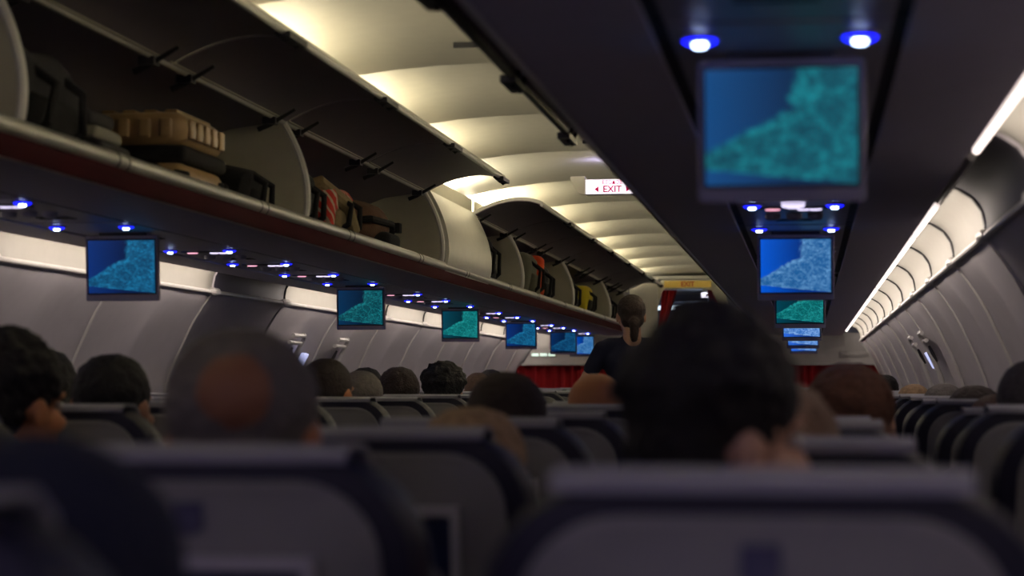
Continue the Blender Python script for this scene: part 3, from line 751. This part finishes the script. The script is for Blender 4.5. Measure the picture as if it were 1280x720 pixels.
def person(x, y, top, hair, hcol, skin, shirt, label, rz=0, sx=1.0):
    ztop = CZ+top
    sc = (ztop-.462)/.797
    t = thing('person', label, 'person', (x, y, .462), rz, 'seated passengers')
    sc = max(.8, sc)
    t.scale = (sx, sx, sc)
    if sc == .8: t.location.z = ztop - .797*.8
    part('body', ME['body'], M[skin], t)
    part('shirt', ME['shirt'], CL[shirt], t)
    part('trousers', ME['pants'], CL['pants'], t)
    part('shoes', ME['shoes'], CL['shoe'], t)
    part('eyes', ME['eyes'], M['eye'], t)
    if hair == 'hood': part('hood', ME['hood'], CL['hood'], t)
    elif hair: part('hair', ME[hair], H[hcol], t)
    if hair == 'ring': part('bare_crown', ME['crown'], M['crown'], t)
    return t
P = [(-.43, 3.62, .074, 'curly', 'black', 'skinwarm', 'black', 'person with thick curly black hair at the left picture edge, head turned', -.5),
     (-.975, 5.15, .086, 'short', 'black', 'skin', 'black', 'dark haired person just behind the curly haired one at the left edge', .2),
     (-.515, 4.40, .062, 'short', 'black', 'skin', 'red', 'dark haired person in red at left, before the leftmost hanging screen', -.2),
     (.405, 2.17, .058, 'ring', 'grey', 'skinwarm', 'grey', 'large blurred balding person with grey sides and bare crown', 0),
     (-.47, 6.26, .080, 'crop', 'brown', 'skinwarm', 'black', 'person with cropped dark hair right beside the large balding head', -.3),
     (-.56, 7.12, .048, 'crop', 'grey', 'skinpale', 'grey', 'person with short grey hair, just beyond the cropped dark head', 0),
     (-.975, 9.10, .070, 'short', 'black', 'skin', 'black', 'black haired person half hidden behind the short grey head', 0),
     (-.57, 7.85, .062, 'short', 'brown', 'skin', 'navy', 'person with brown hair and a tuft, between grey head and round black head', 0),
     (-.53, 8.60, .066, 'curly', 'black', 'skin', 'black', 'person with round fluffy black hair in the left block, middle distance', 0),
     (-.89, 11.7, .066, 'crop', 'light', 'skin', 'grey', 'person with close light brown hair far away in the left block', .2),
     (-.93, 12.5, .085, 'short', 'pepper', 'skin', 'black', 'person with dark grey hair, farthest head in the left block', 0),
     (.43, 3.95, .024, 'crop', 'brown', 'skinwarm', 'black', 'blurred person with dark cropped hair before the red curtain', 0),
     (.465, 5.30, .032, None, None, 'skinwarm', 'navy', 'bald person with ruddy scalp near the standing attendant', 0),
     (.515, 3.02, -.038, 'short', 'blond', 'skinpale', 'white', 'blurred low blond head above the second aisle seat back', 0),
     (.940, 2.06, .054, 'curly', 'black', 'skinpale', 'red', 'large blurred person with thick black hair and face turned right, centre right', -1.05, .88),
     (.965, 2.62, .004, 'bun', 'light', 'skinpale', 'black', 'blurred person with light brown hair bun just beyond the big black hair', 0),
     (1.095, 4.10, .034, 'long', 'auburn', 'skinpale', 'black', 'person with long auburn hair under the small far screens', -.15),
     (1.47, 12.6, .052, 'short', 'black', 'skin', 'red', 'person with black hair by the right wall, farthest in the window column', 0),
     (1.49, 9.60, .000, 'crop', 'blond', 'skinpale', 'white', 'person with thin blond hair in the right window seats, far', 0),
     (1.50, 7.65, .002, 'crop', 'grey', 'skinpale', 'violet', 'person with grey hair and violet top in the right window seats', 0),
     (1.49, 6.15, -.008, 'short', 'brown', 'skin', 'black', 'person with dark brown hair in the right window seats, before the grey head', 0),
     (1.49, 5.42, -.026, 'crop', 'auburn', 'skinwarm', 'black', 'person with thin reddish hair in the right window seats, low', 0),
     (1.495, 4.62, .052, 'crop', 'pepper', 'skin', 'grey', 'person with dark grey hair cut by the right picture edge', 0),
     (.525, 1.27, -.044, 'hood', None, 'skin', 'hood', 'very near blurred person in a dark navy hood, bottom left', 0)]
for p in P: person(*p)

# standing attendant
def attendant():
    t = thing('person', 'standing cabin attendant in dark navy short sleeved top, dark ponytail, reaching down to the left', 'person', (.02, 11.5, 0), .25)
    hz = 1.565
    hc = (0.0, 0, hz)
    def torso(mb, g=0):
        ell(mb, (0, 0, 1.00), (.165+g, .115+g, .14+g)); ell(mb, (0, 0, 1.16), (.135+g, .10+g, .15+g)); ell(mb, (0, -.005, 1.31), (.155+g, .105+g, .13+g))
        capsule(mb, (-.12, -.015, 1.385), .048+g, (.12, -.015, 1.385), .048+g)
    def arms(mb, full, g=0):
        L = [(-.165, -.01, 1.37), (-.265, .04, 1.18), (-.31, .16, .98)]; R = [(.165, -.01, 1.37), (.20, .06, 1.12), (.12, .27, 1.05)]
        for pts, s in ((L, -1), (R, 1)):
            if full:
                capsule(mb, pts[0], .045, pts[1], .036); capsule(mb, pts[1], .036, pts[2], .025)
                hand(mb, pts[2], Vector(pts[2])-Vector(pts[1]), s, .4)
            else:
                m = Vector(pts[0])*.45 + Vector(pts[1])*.55; capsule(mb, pts[0], .047+g, m, .042+g)
    def legs(mb, g=0, full=True):
        for s in (-1, 1):
            capsule(mb, (s*.085, 0, .92), .085+g, (s*.085, .01, .50), .056+g); capsule(mb, (s*.085, .01, .50), .054+g, (s*.085, -.02, .10), .038+g)
            if full: capsule(mb, (s*.085, -.02, .07), .035, (s*.09, .12, .035), .027)
    mb = MB(); head_parts(mb, hc); torso(mb); arms(mb, True); legs(mb); me = remesh('body', mb, .0075, 3); part('body', me, M['skinpale'], t)
    mb = MB(); torso(mb, .011); arms(mb, False, .008); capsule(mb, (0, -.02, 1.40), .062, (0, -.02, 1.435), .056); me = remesh('shirt', mb, .01, 3); part('shirt', me, CL['navy'], t)
    mb = MB(); legs(mb, .012, False); ell(mb, (0, 0, .96), (.172, .125, .11)); me = remesh('trousers', mb, .012, 3); part('trousers', me, CL['pants'], t)
    mb = MB()
    for s in (-1, 1): capsule(mb, (s*.087, -.04, .045), .040, (s*.092, .13, .036), .034)
    me = remesh('shoes', mb, .012, 2); part('shoes', me, CL['shoe'], t)
    h = part('hair', ME['tail'], H['brown'], t); h.location = (0-HC[0], 0-HC[1], hz-HC[2])
    e = part('eyes', ME['eyes'], M['eye'], t); e.location = h.location
attendant()

# ------------------------------------------------------------------ luggage in the left bins
def rbox(x0, x1, y0, y1, z0, z1, r, m, name, parent, jitter=0, sub=2):
    mb = MB().box(x0, x1, y0, y1, z0, z1)
    me = bpy.data.meshes.new(name); me.from_pydata(mb.v, [], mb.f)
    bm = bmesh.new(); bm.from_mesh(me); bmesh.ops.recalc_face_normals(bm, faces=bm.faces[:])
    bmesh.ops.bevel(bm, geom=bm.edges[:], offset=r, segments=4, profile=.5, affect='EDGES', clamp_overlap=True)
    if jitter:
        bmesh.ops.subdivide_edges(bm, edges=bm.edges[:], cuts=2, use_grid_fill=True)
        for v in bm.verts: v.co += Vector((noise.noise(v.co*9), noise.noise(v.co*9+Vector((5, 1, 2))), noise.noise(v.co*9+Vector((1, 7, 3)))))*jitter
    for f in bm.faces: f.smooth = True
    bm.to_mesh(me); bm.free(); me.materials.append(m)
    o = bpy.data.objects.new(name, me); COL.objects.link(o)
    if parent: o.parent = parent
    return o
L = {}
L['gold'] = mat('gold hard shell', (.42, .27, .13), .35); L['blk'] = cloth('black nylon', (.012, .011, .013)); L['bag'] = cloth('charcoal nylon', (.035, .033, .04))
L['olive'] = cloth('beige canvas', (.26, .20, .11)); L['brown'] = cloth('brown leather', (.16, .085, .055)); L['orange'] = cloth('orange nylon', (.75, .09, .02))
L['grn'] = cloth('grey green canvas', (.13, .13, .10)); L['yel'] = cloth('yellow nylon', (.62, .50, .02)); L['grey'] = cloth('grey cloth', (.3, .29, .25))
def pattern_mat():
    m = mat('red and white woven pattern', (.6, .04, .03), .8); nt = m.node_tree; b = nt.nodes['Principled BSDF']
    tc = nt.nodes.new('ShaderNodeTexCoord'); w = nt.nodes.new('ShaderNodeTexWave'); w.bands_direction = 'DIAGONAL'; w.inputs['Scale'].default_value = 12; w.inputs['Distortion'].default_value = 5
    nt.links.new(tc.outputs['Object'], w.inputs['Vector']); r = nt.nodes.new('ShaderNodeValToRGB'); r.color_ramp.elements[0].position = .72; r.color_ramp.elements[1].position = .8
    r.color_ramp.elements[0].color = (.55, .03, .02, 1); r.color_ramp.elements[1].color = (.6, .5, .4, 1)
    nt.links.new(w.outputs['Fac'], r.inputs[0]); nt.links.new(r.outputs[0], b.inputs['Base Color']); return m
L['pat'] = pattern_mat()
FL = 1.700    # bin floor
# gold suitcase lying flat
t = thing('suitcase', 'gold ribbed hard suitcase with a black band lying in the open left bin', 'suitcase', (-.835, 5.53, FL+.004))
rbox(-.172, .172, -.20, .20, .120, .222, .045, L['gold'], 'upper_shell', t)
rbox(-.172, .172, -.20, .20, .0, .085, .040, L['gold'], 'lower_shell', t)
rbox(-.175, .175, -.203, .203, .080, .128, .018, L['blk'], 'zip_band', t)
for q in range(5):
    x = -.12 + .06*q
    rbox(x-.018, x+.018, -.212, -.196, .145, .200, .008, L['gold'], 'rib', t); rbox(x-.018, x+.018, -.16, .16, .218, .229, .005, L['gold'], 'rib', t)
for q in range(5):
    y = -.14+.07*q
    rbox(.168, .180, y-.022, y+.022, .145, .200, .006, L['gold'], 'rib', t)
for y in (-.17, .16): 
    MB().tube([(.14, y-.02, .035), (.176, y-.02, .028)], .026, 12).build('wheel', L['blk'], t)
MB().tube([(.10, -.20, .06), (.10, -.222, .065), (-.06, -.222, .065), (-.06, -.20, .06)], .010, 8).build('handle', L['blk'], t)
def backpack(name, x, y, w, d, h, m, label, cat='backpack', m2=None, extra=None):
    t = thing(name, label, cat, (x, y, FL+.002))
    m2 = m2 or L['blk']
    rbox(-w/2, w/2, -d/2, d/2, 0, h, min(w, d, h)*.3, m, 'bag_body', t, jitter=.018)
    rbox(w*.28, w*.55, -d*.33, d*.33, .015, h*.55, .03, m2, 'front_pocket', t, jitter=.008)
    rbox(-w*.25, w*.25, -d*.60, -d*.40, .02, h*.6, .03, m2, 'side_pocket', t, jitter=.008)
    for s in (-1, 1):
        MB().tube([(w*.4, s*d*.22, h*.85), (w*.62, s*d*.2, h*.62), (w*.60, s*d*.26, h*.25), (w*.45, s*d*.22, .02)], .011, 8).build('strap', L['blk'], t)
    MB().tube([(0, -d*.12, h*.96), (0, -d*.08, h*1.08), (0, d*.08, h*1.08), (0, d*.12, h*.96)], .008, 8).build('handle', L['blk'], t)
    if extra: extra(t)
    return t
backpack('backpack', -.86, 4.42, .34, .42, .235, L['bag'], 'large dark backpack in the left bin nearer than the gold suitcase')
t = thing('folded_jacket', 'folded grey striped cloth beside the gold suitcase', 'jacket', (-.84, 4.93, FL+.002))
for q in range(4): rbox(-.14+.02*q, .15-.02*q, -.10, .10, .042*q, .042*q+.040, .016, L['grey'] if q % 2 == 0 else L['bag'], 'fold', t, jitter=.008)
backpack('shoulder_bag', -.80, 6.12, .26, .20, .15, L['blk'], 'small black bag with loose straps right of the gold suitcase', 'bag')
backpack('backpack', -.82, 6.78, .30, .24, .20, L['blk'], 'black backpack left of the red patterned bag', 'backpack')
t = backpack('tote_bag', -.80, 7.18, .32, .34, .185, L['pat'], 'red and white patterned bag with a beige canvas flap', 'bag', L['olive'])
MB().tube([(.02, -.20, .16), (.10, -.15, .19), (.17, -.05, .12), (.18, .03, .03)], [.02, .028, .03, .028], 10).build('canvas_flap', L['olive'], t)
t = thing('handbag', 'brown rounded leather bag with black straps in the open left bin', 'bag', (-.80, 7.92, FL+.002))
mb = MB(); ell(mb, (0, 0, .105), (.17, .21, .105)); o = part('bag_body', remesh('bag_body', mb, .01, 2, (.006, 10)), L['brown'], t)
MB().tube([(.02, -.21, .11), (.13, -.17, .12), (.178, 0, .11), (.15, .14, .09), (.10, .19, .08)], .014, 8).build('strap', L['blk'], t)
rbox(.10, .19, -.08, .12, .0, .075, .025, L['blk'], 'front_pocket', t, jitter=.006)
MB().box(.165, .19, .10, .15, .085, .125).build('buckle', L['blk'], t, bevel=.004)
backpack('backpack', -.84, 10.75, .34, .42, .28, L['blk'], 'black backpack with buckles just past the shut bin door')
t = backpack('backpack', -.84, 12.5, .36, .38, .29, L['grn'], 'grey backpack with a bright orange side in the open left bin', 'backpack', L['grn'])
rbox(-.05, .21, .12, .26, .01, .285, .05, L['orange'], 'orange_panel', t, jitter=.012)
backpack('travel_bag', -.86, 13.30, .34, .34, .27, L['bag'], 'charcoal bag standing right of the orange backpack', 'bag')
backpack('travel_bag', -.86, 14.85, .34, .5, .27, L['blk'], 'black bag standing left of the yellow bag', 'bag')
t = backpack('travel_bag', -.80, 15.68, .30, .34, .24, L['yel'], 'yellow bag with black base in the open left bin', 'bag')
backpack('travel_bag', -.84, 17.5, .34, .5, .26, L['bag'], 'dark bag in the farthest open left bin', 'bag')

# ------------------------------------------------------------------ ambient light, camera
w = bpy.data.worlds.new('World'); SC.world = w; w.use_nodes = True
w.node_tree.nodes['Background'].inputs[0].default_value = (.56, .46, .78, 1); w.node_tree.nodes['Background'].inputs[1].default_value = .36
# unseen violet fill light, added over the viewer to lift the dark undersides
area('cabin_fill', (-.0, -.4, 2.05), (1.0, .8), (math.radians(28), 0, 0), 3.0, (.72, .60, 1.0))

cam = bpy.data.cameras.new('camera'); co = bpy.data.objects.new('camera', cam); COL.objects.link(co)
co.location = (CX, 0, CZ)
yaw, pitch = math.radians(8.246888), math.radians(2.694284)
f = Vector((-math.sin(yaw)*math.cos(pitch), math.cos(yaw)*math.cos(pitch), math.sin(pitch)))
co.rotation_euler = f.to_track_quat('-Z', 'Y').to_euler()
cam.sensor_width = 36; cam.lens = 36*2550/1280; cam.clip_start = .05
cam.dof.use_dof = True; cam.dof.focus_distance = 9.5; cam.dof.aperture_fstop = cam.lens/1000/.017
SC.camera = co
SC.view_settings.view_transform = 'Standard'; SC.view_settings.look = 'None'; SC.view_settings.gamma = 1; SC.view_settings.use_curve_mapping = False
SC.view_settings.exposure = 0.0
